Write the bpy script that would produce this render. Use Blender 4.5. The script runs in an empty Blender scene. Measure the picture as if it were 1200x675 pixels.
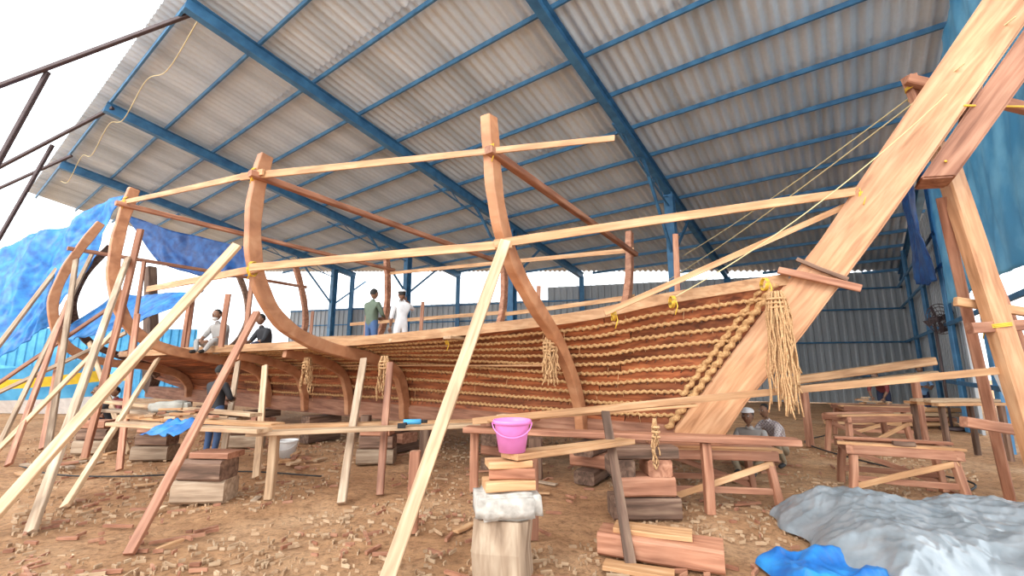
import bpy, bmesh, math, random
from mathutils import Vector, Matrix, noise
random.seed(7)
V=Vector
sc=bpy.context.scene
COL=bpy.context.collection
# ---------------------------------------------------------------- materials
def newmat(name):
    m=bpy.data.materials.new(name);m.use_nodes=True
    nt=m.node_tree;b=nt.nodes['Principled BSDF'];return m,nt,b
def ramp(nt,stops):
    r=nt.nodes.new('ShaderNodeValToRGB');e=r.color_ramp.elements
    while len(e)<len(stops):e.new(0.5)
    for i,(p,c) in enumerate(stops):
        e[i].position=p;e[i].color=(*c,1)
    return r
def wood(name,dark,mid,light,rough=.6,grain=9,var=.35,bump=.25):
    m,nt,b=newmat(name);N=nt.nodes;L=nt.links
    tc=N.new('ShaderNodeTexCoord');mp=N.new('ShaderNodeMapping');oi=N.new('ShaderNodeObjectInfo')
    mp.inputs['Scale'].default_value=(.7,grain,grain)
    L.new(tc.outputs['Object'],mp.inputs['Vector'])
    n=N.new('ShaderNodeTexNoise');n.inputs['Scale'].default_value=2.2;n.inputs['Detail'].default_value=7;n.inputs['Distortion'].default_value=.6
    n.noise_dimensions='4D'
    mu=N.new('ShaderNodeMath');mu.operation='MULTIPLY';mu.inputs[1].default_value=50;L.new(oi.outputs['Random'],mu.inputs[0]);L.new(mu.outputs[0],n.inputs['W'])
    L.new(mp.outputs[0],n.inputs['Vector'])
    r=ramp(nt,[(.32,dark),(.5,mid),(.68,light)]);L.new(n.outputs[0],r.inputs[0])
    n2=N.new('ShaderNodeTexNoise');n2.inputs['Scale'].default_value=1.7;n2.inputs['Detail'].default_value=4;L.new(tc.outputs['Object'],n2.inputs['Vector'])
    hs=N.new('ShaderNodeHueSaturation');L.new(r.outputs[0],hs.inputs['Color'])
    ma=N.new('ShaderNodeMath');ma.operation='MULTIPLY_ADD';ma.inputs[1].default_value=var;ma.inputs[2].default_value=1-var/2
    L.new(oi.outputs['Random'],ma.inputs[0])
    mb=N.new('ShaderNodeMath');mb.operation='MULTIPLY_ADD';mb.inputs[1].default_value=.8;L.new(n2.outputs[0],mb.inputs[0]);mb.inputs[2].default_value=.6
    mc=N.new('ShaderNodeMath');mc.operation='MULTIPLY';L.new(ma.outputs[0],mc.inputs[0]);L.new(mb.outputs[0],mc.inputs[1])
    L.new(mc.outputs[0],hs.inputs['Value']);L.new(hs.outputs[0],b.inputs['Base Color'])
    b.inputs['Roughness'].default_value=rough
    bp=N.new('ShaderNodeBump');bp.inputs['Strength'].default_value=bump;bp.inputs['Distance'].default_value=.01
    L.new(n.outputs[0],bp.inputs['Height']);L.new(bp.outputs[0],b.inputs['Normal'])
    return m
def noisy(name,stops,scale=4,rough=.8,bump=.2,bd=.02,metal=0,coord='Object',detail=6,spec=None,scl=(1,1,1)):
    m,nt,b=newmat(name);N=nt.nodes;L=nt.links
    tc=N.new('ShaderNodeTexCoord');mp=N.new('ShaderNodeMapping');mp.inputs['Scale'].default_value=scl
    n=N.new('ShaderNodeTexNoise');n.inputs['Scale'].default_value=scale;n.inputs['Detail'].default_value=detail
    L.new(tc.outputs[coord],mp.inputs[0]);L.new(mp.outputs[0],n.inputs['Vector'])
    r=ramp(nt,stops);L.new(n.outputs[0],r.inputs[0]);L.new(r.outputs[0],b.inputs['Base Color'])
    b.inputs['Roughness'].default_value=rough;b.inputs['Metallic'].default_value=metal
    if spec is not None:b.inputs['Specular IOR Level'].default_value=spec
    bp=N.new('ShaderNodeBump');bp.inputs['Strength'].default_value=bump;bp.inputs['Distance'].default_value=bd
    L.new(n.outputs[0],bp.inputs['Height']);L.new(bp.outputs[0],b.inputs['Normal'])
    return m
def plain(name,c,rough=.7,metal=0):
    d=tuple(x*.82 for x in c)
    return noisy(name,[(.35,d),(.65,c)],scale=6,rough=rough,bump=.05,metal=metal)
M_hull=wood('hull_plank_wood',(.10,.026,.010),(.27,.080,.030),(.44,.155,.06),.5,7,.8)
M_frame=wood('frame_teak',(.36,.15,.07),(.49,.225,.11),(.58,.30,.16),.5,2.2,.2)
M_stem=wood('stem_teak',(.38,.17,.07),(.55,.275,.13),(.67,.39,.21),.5,7,.1)
M_pale=wood('pale_timber',(.38,.23,.13),(.54,.36,.215),(.66,.48,.31),.65,8,.35)
M_bat=wood('batten_timber',(.36,.18,.08),(.52,.285,.135),(.64,.40,.22),.6,8,.25)
M_red=wood('reddish_timber',(.22,.085,.045),(.37,.165,.095),(.50,.26,.16),.65,7,.4)
M_grey=wood('weathered_timber',(.23,.155,.10),(.37,.265,.18),(.50,.39,.28),.8,7,.4)
M_dark=wood('dark_timber',(.07,.04,.025),(.16,.09,.06),(.28,.18,.12),.8,7,.4)
M_rope=noisy('coir_rope',[(.3,(.34,.17,.065)),(.7,(.66,.40,.18))],scale=38,rough=.9,bump=.8,bd=.006)
M_hang=noisy('coir_fibre',[(.3,(.40,.21,.09)),(.7,(.70,.45,.23))],scale=60,rough=.9,bump=.4)
M_yel=plain('yellow_cord',(.85,.55,.06))
M_thin=plain('thin_cord',(.70,.58,.30))
M_blue=noisy('blue_painted_steel',[(.35,(.035,.13,.26)),(.65,(.065,.22,.40))],scale=3,rough=.5,bump=.05)
M_steel=plain('dark_steel',(.10,.07,.07),.6,.3)
M_conc=noisy('concrete',[(.3,(.35,.32,.28)),(.7,(.62,.58,.52))],scale=14,rough=.95,bump=.6)
M_tb=noisy('blue_tarpaulin',[(.35,(.008,.12,.40)),(.65,(.025,.26,.66))],scale=5,rough=.42,bump=.3)
M_tdb=noisy('dark_blue_tarpaulin',[(.35,(.01,.05,.20)),(.65,(.02,.12,.38))],scale=4,rough=.5,bump=.3)
M_tl=noisy('pale_blue_sheet',[(.35,(.08,.38,.68)),(.65,(.22,.60,.88))],scale=2,rough=.5,bump=.2)
M_ts=noisy('silver_tarpaulin',[(.35,(.22,.255,.28)),(.65,(.34,.38,.41))],scale=5,rough=.28,bump=.25,bd=.01,metal=.3)
M_pink=plain('pink_plastic',(.80,.25,.62),.35)
M_white=plain('white_plastic',(.80,.80,.78),.5)
M_sack=plain('sack_cloth',(.50,.48,.42),.9)
M_yb=plain('yellow_paint',(.80,.55,.03),.5)
M_hutb=noisy('blue_hut_paint',[(.35,(.04,.28,.55)),(.65,(.10,.45,.75))],scale=2,rough=.6)
M_black=plain('black_rubber',(.02,.02,.02))
def sheetmat(name,stops,scl,mixf=.12):
    m,nt,b=newmat(name);N=nt.nodes;L=nt.links
    tc=N.new('ShaderNodeTexCoord');n=N.new('ShaderNodeTexNoise');n.inputs['Scale'].default_value=.5;n.inputs['Detail'].default_value=5
    mp=N.new('ShaderNodeMapping');mp.inputs['Scale'].default_value=scl
    L.new(tc.outputs['Object'],mp.inputs[0]);L.new(mp.outputs[0],n.inputs['Vector'])
    r=ramp(nt,stops);L.new(n.outputs[0],r.inputs[0])
    n2=N.new('ShaderNodeTexNoise');n2.inputs['Scale'].default_value=9;n2.inputs['Detail'].default_value=6;L.new(tc.outputs['Object'],n2.inputs['Vector'])
    mx=N.new('ShaderNodeMix');mx.data_type='RGBA';mx.blend_type='MULTIPLY';mx.inputs[0].default_value=mixf
    L.new(r.outputs[0],mx.inputs[6]);L.new(n2.outputs[0],mx.inputs[7]);L.new(mx.outputs[2],b.inputs['Base Color'])
    b.inputs['Roughness'].default_value=.6;return m
M_roof=sheetmat('roof_sheet',[(.3,(.48,.56,.61)),(.5,(.64,.73,.79)),(.7,(.78,.87,.92))],(3,.35,1),.15)
M_wall=sheetmat('wall_sheet',[(.3,(.32,.35,.37)),(.7,(.50,.53,.55))],(1,1,.3))
# ---------------------------------------------------------------- helpers
def link(o,parent=None):
    COL.objects.link(o)
    if parent is not None:o.parent=parent
    return o
def empty(name,loc=(0,0,0)):
    e=bpy.data.objects.new(name,None);e.location=(0,0,0);e.empty_display_size=.2;COL.objects.link(e);return e
def obj(name,verts,faces,mat,parent=None,smooth=False,mw=None):
    me=bpy.data.meshes.new(name);me.from_pydata([tuple(v) for v in verts],[],faces);me.update()
    if isinstance(mat,(list,tuple)):
        for m in mat:me.materials.append(m)
    else: me.materials.append(mat)
    if smooth:
        for p in me.polygons:p.use_smooth=True
    o=bpy.data.objects.new(name,me)
    if mw is not None:o.matrix_world=mw
    return link(o,parent)
def frame_m(p1,p2,up=V((0,0,1))):
    x=(p2-p1).normalized();up=V(up)
    if abs(x.dot(up))>.98:up=V((0,1,0))
    y=up.cross(x).normalized();z=x.cross(y)
    m=Matrix((x,y,z)).transposed().to_4x4();m.translation=p1;return m
def beam(name,p1,p2,w,h,mat,parent=None,up=(0,0,1),jit=.004,roll=0,taper=1.0):
    p1=V(p1);p2=V(p2);Lg=(p2-p1).length
    n=max(2,int(Lg/.45));b=min(w,h)*.12
    prof=[(-w/2+b,-h/2),(w/2-b,-h/2),(w/2,-h/2+b),(w/2,h/2-b),(w/2-b,h/2),(-w/2+b,h/2),(-w/2,h/2-b),(-w/2,-h/2+b)]
    vs=[];fs=[]
    bx=random.uniform(-1,1)*jit*2;bz=random.uniform(-1,1)*jit*2
    for i in range(n+1):
        t=i/n;bow=math.sin(math.pi*t);k=1+(taper-1)*t
        for (y,z) in prof:
            vs.append((t*Lg,y*k+bow*bx+random.uniform(-jit,jit)*.4,z*k+bow*bz+random.uniform(-jit,jit)*.4))
    for i in range(n):
        for j in range(8):
            a=i*8+j;c=i*8+(j+1)%8;fs.append((a,c,c+8,a+8))
    fs.append(tuple(range(7,-1,-1)));fs.append(tuple(n*8+j for j in range(8)))
    m=frame_m(p1,p2,up)@Matrix.Rotation(roll,4,'X')
    return obj(name,vs,fs,mat,parent,False,m)
def catmull(P,n):
    P=[V(p) for p in P];out=[]
    Q=[P[0]*2-P[1]]+P+[P[-1]*2-P[-2]]
    for i in range(1,len(Q)-2):
        for k in range(n):
            t=k/n;a,b,c,d=Q[i-1],Q[i],Q[i+1],Q[i+2]
            out.append(.5*((2*b)+(c-a)*t+(2*a-5*b+4*c-d)*t*t+(3*b-a-3*c+d)*t**3))
    out.append(P[-1]);return out
def tube(pts,r,seg=6,twist=None):
    vs=[];fs=[];n=len(pts);up=V((0,0,1))
    for i,p in enumerate(pts):
        d=(pts[min(i+1,n-1)]-pts[max(i-1,0)]).normalized()
        u=up if abs(d.dot(up))<.95 else V((0,1,0))
        a=d.cross(u).normalized();b=a.cross(d)
        for j in range(seg):
            an=2*math.pi*j/seg;rr=r(i,an) if callable(r) else r
            vs.append(p+(a*math.cos(an)+b*math.sin(an))*rr)
    for i in range(n-1):
        for j in range(seg):
            a=i*seg+j;c=i*seg+(j+1)%seg;fs.append((a,c,c+seg,a+seg))
    fs.append(tuple(range(seg-1,-1,-1)));fs.append(tuple((n-1)*seg+j for j in range(seg)))
    return vs,fs
def merge(parts):
    V_=[];F_=[]
    for v,f in parts:
        o=len(V_);V_+=list(v);F_+=[tuple(i+o for i in q) for q in f]
    return V_,F_
def cord(name,pts,r,mat,parent=None,seg=6):
    v,f=tube([V(p) for p in pts],r,seg);return obj(name,v,f,mat,parent,True)
def resample(pts,step):
    out=[pts[0]];acc=0
    for a,b in zip(pts,pts[1:]):
        L=(b-a).length
        if L<1e-6:continue
        t=step-acc
        while t<=L:
            out.append(a.lerp(b,t/L));t+=step
        acc=L-(t-step)
    return out
# ---------------------------------------------------------------- ship coordinates
AZ=math.radians(122);DX=V((math.sin(AZ),math.cos(AZ),0));AX=V((-math.cos(AZ),math.sin(AZ),0))
CA=6.43
def SP(a,s,z):return AX*a+DX*s+V((0,0,z))
ship=empty('wooden_stitched_ship')
F1=[(3.82,4.42),(3.88,4.0),(3.95,3.56),(4.10,3.15),(4.38,2.75),(4.83,2.39),(5.38,2.02),(5.88,1.52),(6.16,1.05),(6.26,.62)]
F2=[(3.24,4.65),(3.18,4.21),(3.16,3.69),(3.22,3.14),(3.38,2.67),(3.68,2.27),(4.14,2.01),(4.77,1.85),(5.45,1.74),(6.0,1.50),(6.2,1.12),(6.28,.65)]
F3=[(3.12,5.11),(3.03,4.49),(2.99,3.88),(3.02,3.29),(3.18,2.73),(3.47,2.29),(3.96,1.99),(4.7,1.82),(5.4,1.70),(5.95,1.48),(6.18,1.12),(6.28,.65)]
F4=[(3.73,5.29),(3.44,4.57),(3.22,3.87),(3.12,3.12),(3.30,2.41),(3.66,1.97),(4.3,1.72),(5.2,1.6),(5.9,1.4),(6.2,1.1),(6.28,.75)]
def curved_frame(name,P,s,sided,mould,mat,mirror=False):
    pts=catmull([V((2*CA-a if mirror else a,z,0)) for a,z in P],5)
    vs=[];fs=[];n=len(pts)
    for i,p in enumerate(pts):
        t=(pts[min(i+1,n-1)]-pts[max(i-1,0)]).normalized();nn=V((-t.y,t.x,0))
        m=mould*(.94+.12*math.sin(i*.55)**2)/2;b=.012
        for (u,w) in [(-m,-sided/2+b),(-m+b,-sided/2),(m-b,-sided/2),(m,-sided/2+b),(m,sided/2-b),(m-b,sided/2),(-m+b,sided/2),(-m,sided/2-b)]:
            q=p+nn*u;vs.append(SP(q.x,s+w,q.y))
    for i in range(n-1):
        for j in range(8):
            a=i*8+j;c=i*8+(j+1)%8;fs.append((a,c,c+8,a+8))
    fs.append(tuple(range(7,-1,-1)));fs.append(tuple((n-1)*8+j for j in range(8)))
    return obj(name,vs,fs,mat,ship)
for k,(P,s) in enumerate([(F1,-2.7),(F2,-6.3),(F3,-10.9),(F4,-15.0)]):
    curved_frame('mould_frame_near_%d'%k,P,s,.13,.19,M_frame)
    curved_frame('mould_frame_far_%d'%k,P,s,.13,.19,M_red,True)
F5=[(4.6,5.2),(4.2,4.4),(4.0,3.6),(4.1,2.9),(4.5,2.3),(5.2,1.95),(5.9,1.7),(6.28,1.3)]
curved_frame('mould_frame_near_5',F5,-17.3,.13,.18,M_dark);curved_frame('mould_frame_far_5',F5,-17.3,.13,.18,M_dark,True)
for s,P in [(-7.9,F2),(-9.4,F3)]:
    curved_frame('bilge_mould_near',P[7:],s,.12,.16,M_frame)
SEC=[
 [(-1.35,6.33,.80),(-.95,6.33,1.30),(-.55,6.33,1.82),(-.22,6.33,2.25),(.05,6.33,2.62)],
 [(-2.7,6.36,.80),(-2.7,6.30,1.12),(-2.7,6.10,1.52),(-2.7,5.84,1.87),(-2.7,5.52,2.20)],
 [(-6.3,6.36,.80),(-6.3,6.32,1.15),(-6.3,6.10,1.60),(-6.3,5.55,1.84),(-6.3,4.85,1.97)],
 [(-10.9,6.36,.80),(-10.9,6.30,1.15),(-10.9,6.05,1.58),(-10.9,5.4,1.80),(-10.9,4.6,1.92)],
 [(-15,6.36,.9),(-15,6.28,1.2),(-15,5.95,1.5),(-15,5.3,1.72),(-15,4.5,1.9)],
 [(-18,6.36,1.25),(-18,6.3,1.5),(-18,6.2,1.75),(-18,6.05,2.0),(-18,5.9,2.25)]]
NS=11
def section_pts(S):
    P=catmull([V(p) for p in S],8);L=[0]
    for a,b in zip(P,P[1:]):L.append(L[-1]+(b-a).length)
    out=[]
    for j in range(NS+1):
        t=L[-1]*j/NS
        for i in range(len(L)-1):
            if L[i+1]>=t-1e-6:
                out.append(P[i].lerp(P[i+1],(t-L[i])/max(1e-6,L[i+1]-L[i])));break
    return out
SECP=[section_pts(S) for S in SEC]
mid=[]
for j in range(NS+1):
    a,b=SECP[0][j],SECP[1][j];m=a.lerp(b,.5);m.y-=.16*(j/NS)**.8;mid.append(m)
SECP.insert(1,mid)
EDGE=[catmull([SECP[k][j] for k in range(len(SECP))],12) for j in range(NS+1)]
def hp(e,side,off=0):
    a=e.y-off
    return SP(a if side==0 else 2*CA-a,e.x,e.z)
mwS=Matrix((DX,AX,V((0,0,1)))).transposed().to_4x4();invS=mwS.inverted()
# each strake is made of butted plank lengths so neighbouring planks differ in tone
for side in (0,1):
    for j in range(NS):
        lo,hi=EDGE[j],EDGE[j+1];n=len(lo);th=.04
        cuts=[0]
        if side==0:
            c=[14,24,36,22,30,18,27,33,16,25,20][j];cuts+=[c,min(n-8,c+22+(j*5)%9)]
        cuts.append(n-1)
        for q0,q1 in zip(cuts,cuts[1:]):
            vs=[];fs=[]
            for i in range(q0,q1+1):
                A,B=lo[i],hi[i];nrm=V((0,-(B.z-A.z),(B.y-A.y)));
                if nrm.length<1e-5:nrm=V((0,-1,0))
                nrm.normalize()
                if nrm.y>0:nrm=-nrm
                g=.04
                a1=A.lerp(B,g);b1=A.lerp(B,1-g)
                if q0>0 and i==q0:
                    for e_ in (a1,b1):e_.x-=.012
                for q in (a1,b1,b1-nrm*th,a1-nrm*th):vs.append(invS@hp(q,side))
            m_=q1-q0+1
            for i in range(m_-1):
                for k in range(4):
                    a=i*4+k;c=i*4+(k+1)%4;fs.append((a,c,c+4,a+4))
            fs.append((3,2,1,0));fs.append(tuple((m_-1)*4+k for k in range(4)))
            obj('strake_%s_%d_%d'%('near' if side==0 else 'far',j,q0),vs,fs,M_hull,ship,False,mwS)
for side in (0,1):
    vs=[];fs=[];n=len(EDGE[0])
    for j in range(NS+1):
        for i in range(n):
            e=EDGE[j][i];vs.append(hp(V((e.x,e.y+.05,e.z+.005)),side))
    for j in range(NS):
        for i in range(n-1):
            a=j*n+i;fs.append((a,a+1,a+n+1,a+n))
    obj('seam_wadding_%d'%side,vs,fs,M_dark,ship)
parts=[];dots=[];fray=[]
for j in range(1,NS+1):
    e=[hp(q,0,.015) for q in EDGE[j]][:52]
    pts=resample(e[1:],.016)
    if j<NS:
        ph=j*1.7
        pts=[p+V((0,0,.010*noise.noise(V((i*.05,j,0)))))+AX*(-.006*noise.noise(V((i*.09,j,5)))) for i,p in enumerate(pts)]
        def rr(i,an,ph=ph,j=j):
            k=1+.22*noise.noise(V((i*.06,j*3,2)))
            return (.024+.011*math.sin(i*.016/.09*2*math.pi+an+ph))*k+.002*noise.noise(V((i*.7,an*2,j)))
        parts.append(tube(pts,rr,8))
        for k in range(0,len(pts)-20,9):
            if random.random()<.55:
                p=pts[k]-AX*.025;L_=random.uniform(.02,.06) if random.random()<.9 else random.uniform(.1,.22)
                sx=random.uniform(-.02,.02);q=p+DX*sx-AX*random.uniform(.0,.015)+V((0,0,-L_ if random.random()<.8 else L_*.6))
                fray.append(tube([p,p.lerp(q,.5)-AX*.012,q],.0035,4))
    hi=EDGE[j]
    L=resample([hp(q,0,.02) for q in EDGE[j]][1:50],.11)
    lo=resample([hp(EDGE[j-1][i].lerp(EDGE[j][i],.62),0,.014) for i in range(len(hi))][1:50],.11)
    for k in range(0,min(len(L),len(lo))):
        if j==NS or random.random()<.25:continue
        p=L[k].lerp(lo[k],.35);q=L[k].lerp(lo[k],random.uniform(.6,1.1));dots.append(tube([p,q],.006,4))
v,f=merge(parts);obj('coir_stitching',v,f,M_rope,ship,True)
v,f=merge(fray);obj('coir_frayed_ends',v,f,M_hang,ship,True)
v,f=merge(dots);obj('stitch_hole_resin',v,f,M_dark,ship,True)
e=[SP(6.30,q.x-.02,q.z) for q in catmull([V(p) for p in SEC[0]],30)]
pts=resample(e,.02)
v,f=tube([p-AX*.05-DX*.12 for p in pts],lambda i,an:.042+.015*math.sin(i*.02/.13*6.28+an),8);obj('stem_rabbet_rope',v,f,M_rope,ship,True)
v,f=tube([p-AX*.07-DX*.28+V((0,0,-.04)) for p in pts[30:]],lambda i,an:.036+.014*math.sin(i*.02/.13*6.28+an),8);obj('stem_rabbet_rope_inner',v,f,M_rope,ship,True)
top=EDGE[NS];vs=[];fs=[]
for i,e in enumerate(top[:60]):
    for (da,dz) in ((-.03,-.03),(-.03,.11),(.02,.11),(.02,-.03)):vs.append(invS@SP(e.y+da,e.x,e.z+dz))
n=len(top[:60])
for i in range(n-1):
    for k in range(4):
        a=i*4+k;c=i*4+(k+1)%4;fs.append((a,c,c+4,a+4))
fs.append((3,2,1,0));fs.append(tuple((n-1)*4+k for k in range(4)))
obj('gunwale_board',vs,fs,M_bat,ship,False,mwS)
def prism(name,poly,a0,a1,mat,bev=.02):
    bm=bmesh.new();A=[bm.verts.new(V((s,a0,z))) for s,z in poly];B=[bm.verts.new(V((s,a1,z))) for s,z in poly];n=len(poly)
    bm.faces.new(A);bm.faces.new(B[::-1])
    for i in range(n):bm.faces.new((A[i],B[i],B[(i+1)%n],A[(i+1)%n]))
    bmesh.ops.recalc_face_normals(bm,faces=bm.faces)
    bmesh.ops.bevel(bm,geom=list(bm.edges),offset=bev,segments=2,affect='EDGES')
    me=bpy.data.meshes.new(name)
    k=max(range(n),key=lambda i:max((V(poly[i])-V(q)).length for q in poly));far=max(poly,key=lambda q:(V(poly[k])-V(q)).length)
    x=V((far[0]-poly[k][0],0,far[1]-poly[k][1])).normalized();y=V((0,1,0));z=x.cross(y)
    R=Matrix((x,y,z)).transposed().to_4x4()
    bm.transform(R.inverted());bm.to_mesh(me);bm.free();me.materials.append(mat)
    o=bpy.data.objects.new(name,me);o.matrix_world=mwS@R
    return link(o,ship)
prism('stem_post',[(-1.42,.62),(-.90,.62),(-.55,1.15),(.13,1.98),(1.00,3.15),(2.68,5.55),(3.75,7.1),(3.20,7.1),(2.12,5.55),(.40,3.08),(-.14,2.42),(-1.42,.80)][::-1],6.28,6.58,M_stem)
prism('stem_false_piece',[(1.36,3.62),(1.64,3.58),(2.96,5.45),(4.0,7.1),(3.76,7.1),(2.70,5.55)][::-1],6.22,6.60,M_red)
prism('keel',[(-18.2,.62),(-1.2,.56),(-1.2,.84),(-18.2,.98)],6.30,6.56,M_red)
prism('stern_post',[(-18.0,.7),(-17.8,1.2),(-19.4,5.2),(-19.8,5.2),(-18.5,.9)],6.30,6.56,M_dark)
beam('stem_cleat',SP(6.2,-.05,2.76),SP(6.2,.72,2.46),.08,.08,M_red,ship)
beam('stem_scarf_piece',SP(6.24,.15,2.88),SP(6.24,.62,2.58),.05,.045,M_dark,ship)
for nm,s,z,a,m in (('cross_spall_0',-2.62,3.95,3.7,M_red),('cross_spall_1',-6.2,4.27,3.0,M_red),('cross_spall_2',-10.8,4.72,2.85,M_red),('cross_spall_3',-15,4.5,3.2,M_red)):
    beam(nm,SP(a,s,z),SP(2*CA-a,s,z),.10,.09,m,ship)
beam('ribband_upper',(-3.95,6.09,4.33),(1.02,4.08,3.84),.03,.11,M_bat,ship,taper=.55)
beam('ribband_upper_aft',(-7.95,8.5,4.84),(-3.5,5.86,4.30),.03,.09,M_bat,ship)
for nm,a_,b_ in (('ribband_mid_a',(-3.46,5.72,2.89),(-.0,4.86,2.97)),('ribband_mid_b',(-.2,4.86,2.97),(4.15,4.92,3.64)),('ribband_mid_c',(-6.3,7.55,2.92),(-3.3,5.75,2.90))):
    beam(nm,a_,b_,.03,.10,M_bat,ship)
beam('ribband_bow',(1.12,5.33,2.24),(4.05,5.03,3.52),.03,.07,M_bat,ship)
for nm,p,q in (('far_ribband_0',(3.5,-12),(3.2,-6.2)),('far_ribband_1',(3.2,-6.3),(4.0,-2.6))):
    beam(nm,SP(2*CA-p[0],p[1],2.95),SP(2*CA-q[0],q[1],3.0),.03,.10,M_bat,ship)
beam('far_ribband_3',SP(2*CA-3.0,-11,4.6),SP(2*CA-3.9,-2.6,4.0),.03,.1,M_bat,ship)
beam('far_ribband_4',SP(2*CA-3.4,-15,2.6),SP(2*CA-3.2,-8,2.5),.03,.1,M_bat,ship)
for k in range(5):
    beam('bottom_board_%d'%k,SP(6.03+k*.2,-14,1.62),SP(6.03+k*.2,-2.6,1.62),.18,.03,M_bat,ship)
for s in (-4.2,-5.4,-8,-9.6,-12,-13.2):
    beam('thwart',SP(4.95,s,2.02),SP(2*CA-4.95,s,2.02),.14,.04,M_pale,ship)
for (a,s,z0,z1) in ((8.2,-4.5,1.9,3.3),(8.6,-8.2,1.8,3.3),(8.3,-10.0,1.8,3.2),(4.9,-9.6,1.9,3.6),(8.3,-12.5,1.8,3.3),(5.0,-12.6,1.9,3.4),(7.9,-1.6,2.2,3.9),(4.3,-13.6,1.9,4.2),(5.6,-13.9,1.7,3.5),(4.0,-8.6,1.95,2.9)):
    beam('upright_stake',SP(a,s,z0),SP(a,s+.05,z1),.09,.05,M_red,ship)
# ---------------------------------------------------------------- shed
UQ=V((.595,.804,0));UR=V((-.804,.595,0))
def RP(q,r,dz=0):
    p=UQ*q+UR*r;p.z=10.22-.167*q+dz;return p
def qend(r):return 25.5-.376*r
R0,R1=-7.5,31.0
vs=[];fs=[];step=.0416;nr=int((R1-R0)/step)
for k in range(9):
    qa=2.4+k*2.9
    base=len(vs);idx={}
    for i in range(nr+1):
        r=R0+i*step;qe=min(qend(r),26.9);q1=min(qa+3.05,qe)
        if q1<=qa+.05:break
        w=.044*math.sin(2*math.pi*r/.25)
        vs.append(RP(qa,r,w+.13+.03));vs.append(RP(q1,r,w+.13-.03));idx[i]=len(vs)-2
        if i>0 and (i-1) in idx:
            a=idx[i-1];fs.append((a,a+2,a+3,a+1))
mwR=Matrix((UR,UQ,V((0,0,1)))).transposed().to_4x4();inv=mwR.inverted()
obj('ceiling',[inv@v for v in vs],fs,M_roof,None,True,mwR)
steel=empty('shed_steel_frame')
def ibeam(name,p1,p2,w,h,mat,parent,up=(0,0,1)):
    p1=V(p1);p2=V(p2);L=(p2-p1).length;t=.02
    pr=[(-w/2,-h/2),(w/2,-h/2),(w/2,-h/2+t),(t/2,-h/2+t),(t/2,h/2-t),(w/2,h/2-t),(w/2,h/2),(-w/2,h/2),(-w/2,h/2-t),(-t/2,h/2-t),(-t/2,-h/2+t),(-w/2,-h/2+t)]
    vs=[(x,y,z) for x in (0,L) for y,z in pr];fs=[(i,(i+1)%12,(i+1)%12+12,i+12) for i in range(12)]
    fs+=[(0,1,2,11),(3,4,9,10),(5,6,7,8),(2,3,10,11),(4,5,8,9)]
    fs+=[tuple(i+12 for i in reversed(q)) for q in fs[-5:]]
    return obj(name,vs,fs,mat,parent,False,frame_m(p1,p2,up))
for k,r in enumerate((-2.45,4.25,10.95,17.65,24.35)):
    qe=min(qend(r),26.6)
    ibeam('rafter_%d'%k,RP(2.6,r,-.22),RP(qe-.1,r,-.22),.20,.34,M_blue,steel)
    if r>0:
        p=RP(14.8,r,-.3);g=p.copy();g.z=0
        ibeam('column_%d'%k,g,p,.30,.30,M_blue,steel,up=(.595,.804,0))
        lo=p.copy();lo.z-=2.2
        beam('knee_brace_%da'%k,lo,RP(12.4,r,-.35),.09,.09,M_blue,steel,jit=0)
        beam('knee_brace_%db'%k,lo,RP(17.0,r,-.35),.09,.09,M_blue,steel,jit=0)
        for i in range(7):
            qa=10.4+i*.62;beam('lattice_web',RP(qa,r,-.42 if i%2 else -.75),RP(qa+.62,r,-.75 if i%2 else -.42),.03,.03,M_blue,steel,jit=0)
        beam('lattice_chord',RP(10.2,r,-.62),RP(14.7,r,-.80),.05,.05,M_blue,steel,jit=0)
        g2=RP(qe-.3,r);top_=g2.copy();g2.z=0;top_.z-=.3
        ibeam('wall_column_%d'%k,g2,top_,.22,.22,M_blue,steel)
q=2.7
while q<26.3:
    re=min(R1,(25.5-q)/.376)
    beam('purlin',RP(q,R0,-.0),RP(q,re,-.0),.06,.12,M_blue,steel,jit=0)
    q+=1.45
def corr(name,p1,p2,z0,z1,mat,pitch=.3,amp=.03):
    p1=V((*p1,0));p2=V((*p2,0));L=(p2-p1).length;d=(p2-p1)/L;n=V((-d.y,d.x,0));vs=[];fs=[]
    k=0;x=0
    while x<L:
        for o,h in zip([0,.5,.62,.88],[0,0,1,1]):
            xx=min(L,k*pitch+o*pitch)
            b=p1+d*xx+n*amp*h;vs.append((b.x,b.y,z0));vs.append((b.x,b.y,z1))
        k+=1;x=k*pitch
    for j in range(len(vs)//2-1):fs.append((j*2,j*2+2,j*2+3,j*2+1))
    return obj(name,vs,fs,mat)
def WL(x):return (x,24.85-.285*x)
corr('wall_back',WL(17.9),WL(2.0),0,5.95,M_wall,.34,.06)
corr('wall_back_left',WL(2.0),WL(-14.5),0,5.25,M_wall,.34,.06)
def RW(q):return (.595*q+1.97,.804*q-1.46)
corr('wall_right',RW(26.4),RW(15.5),0,6.3,M_wall,.34,.06)
for z in (1.2,2.7,4.2,5.15):
    a=WL(17.6);b=WL(-14.5);beam('girt',(a[0],a[1]-.12,z),(b[0],b[1]-.12,z),.05,.07,M_blue,steel,jit=0)
    a=RW(26.2);b=RW(9);beam('girt',(a[0]-.15,a[1]+.1,z),(b[0]-.15,b[1]+.1,z),.05,.1,M_blue,steel,jit=0)
for q in (9,12.5,16,19.5,23):
    a=RW(q);beam('wall_stud',(a[0]-.1,a[1]+.1,0),(a[0]-.1,a[1]+.1,10.0-.167*q),.12,.12,M_blue,steel,jit=0)
po=empty('eave_outrigger_poles')
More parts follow.
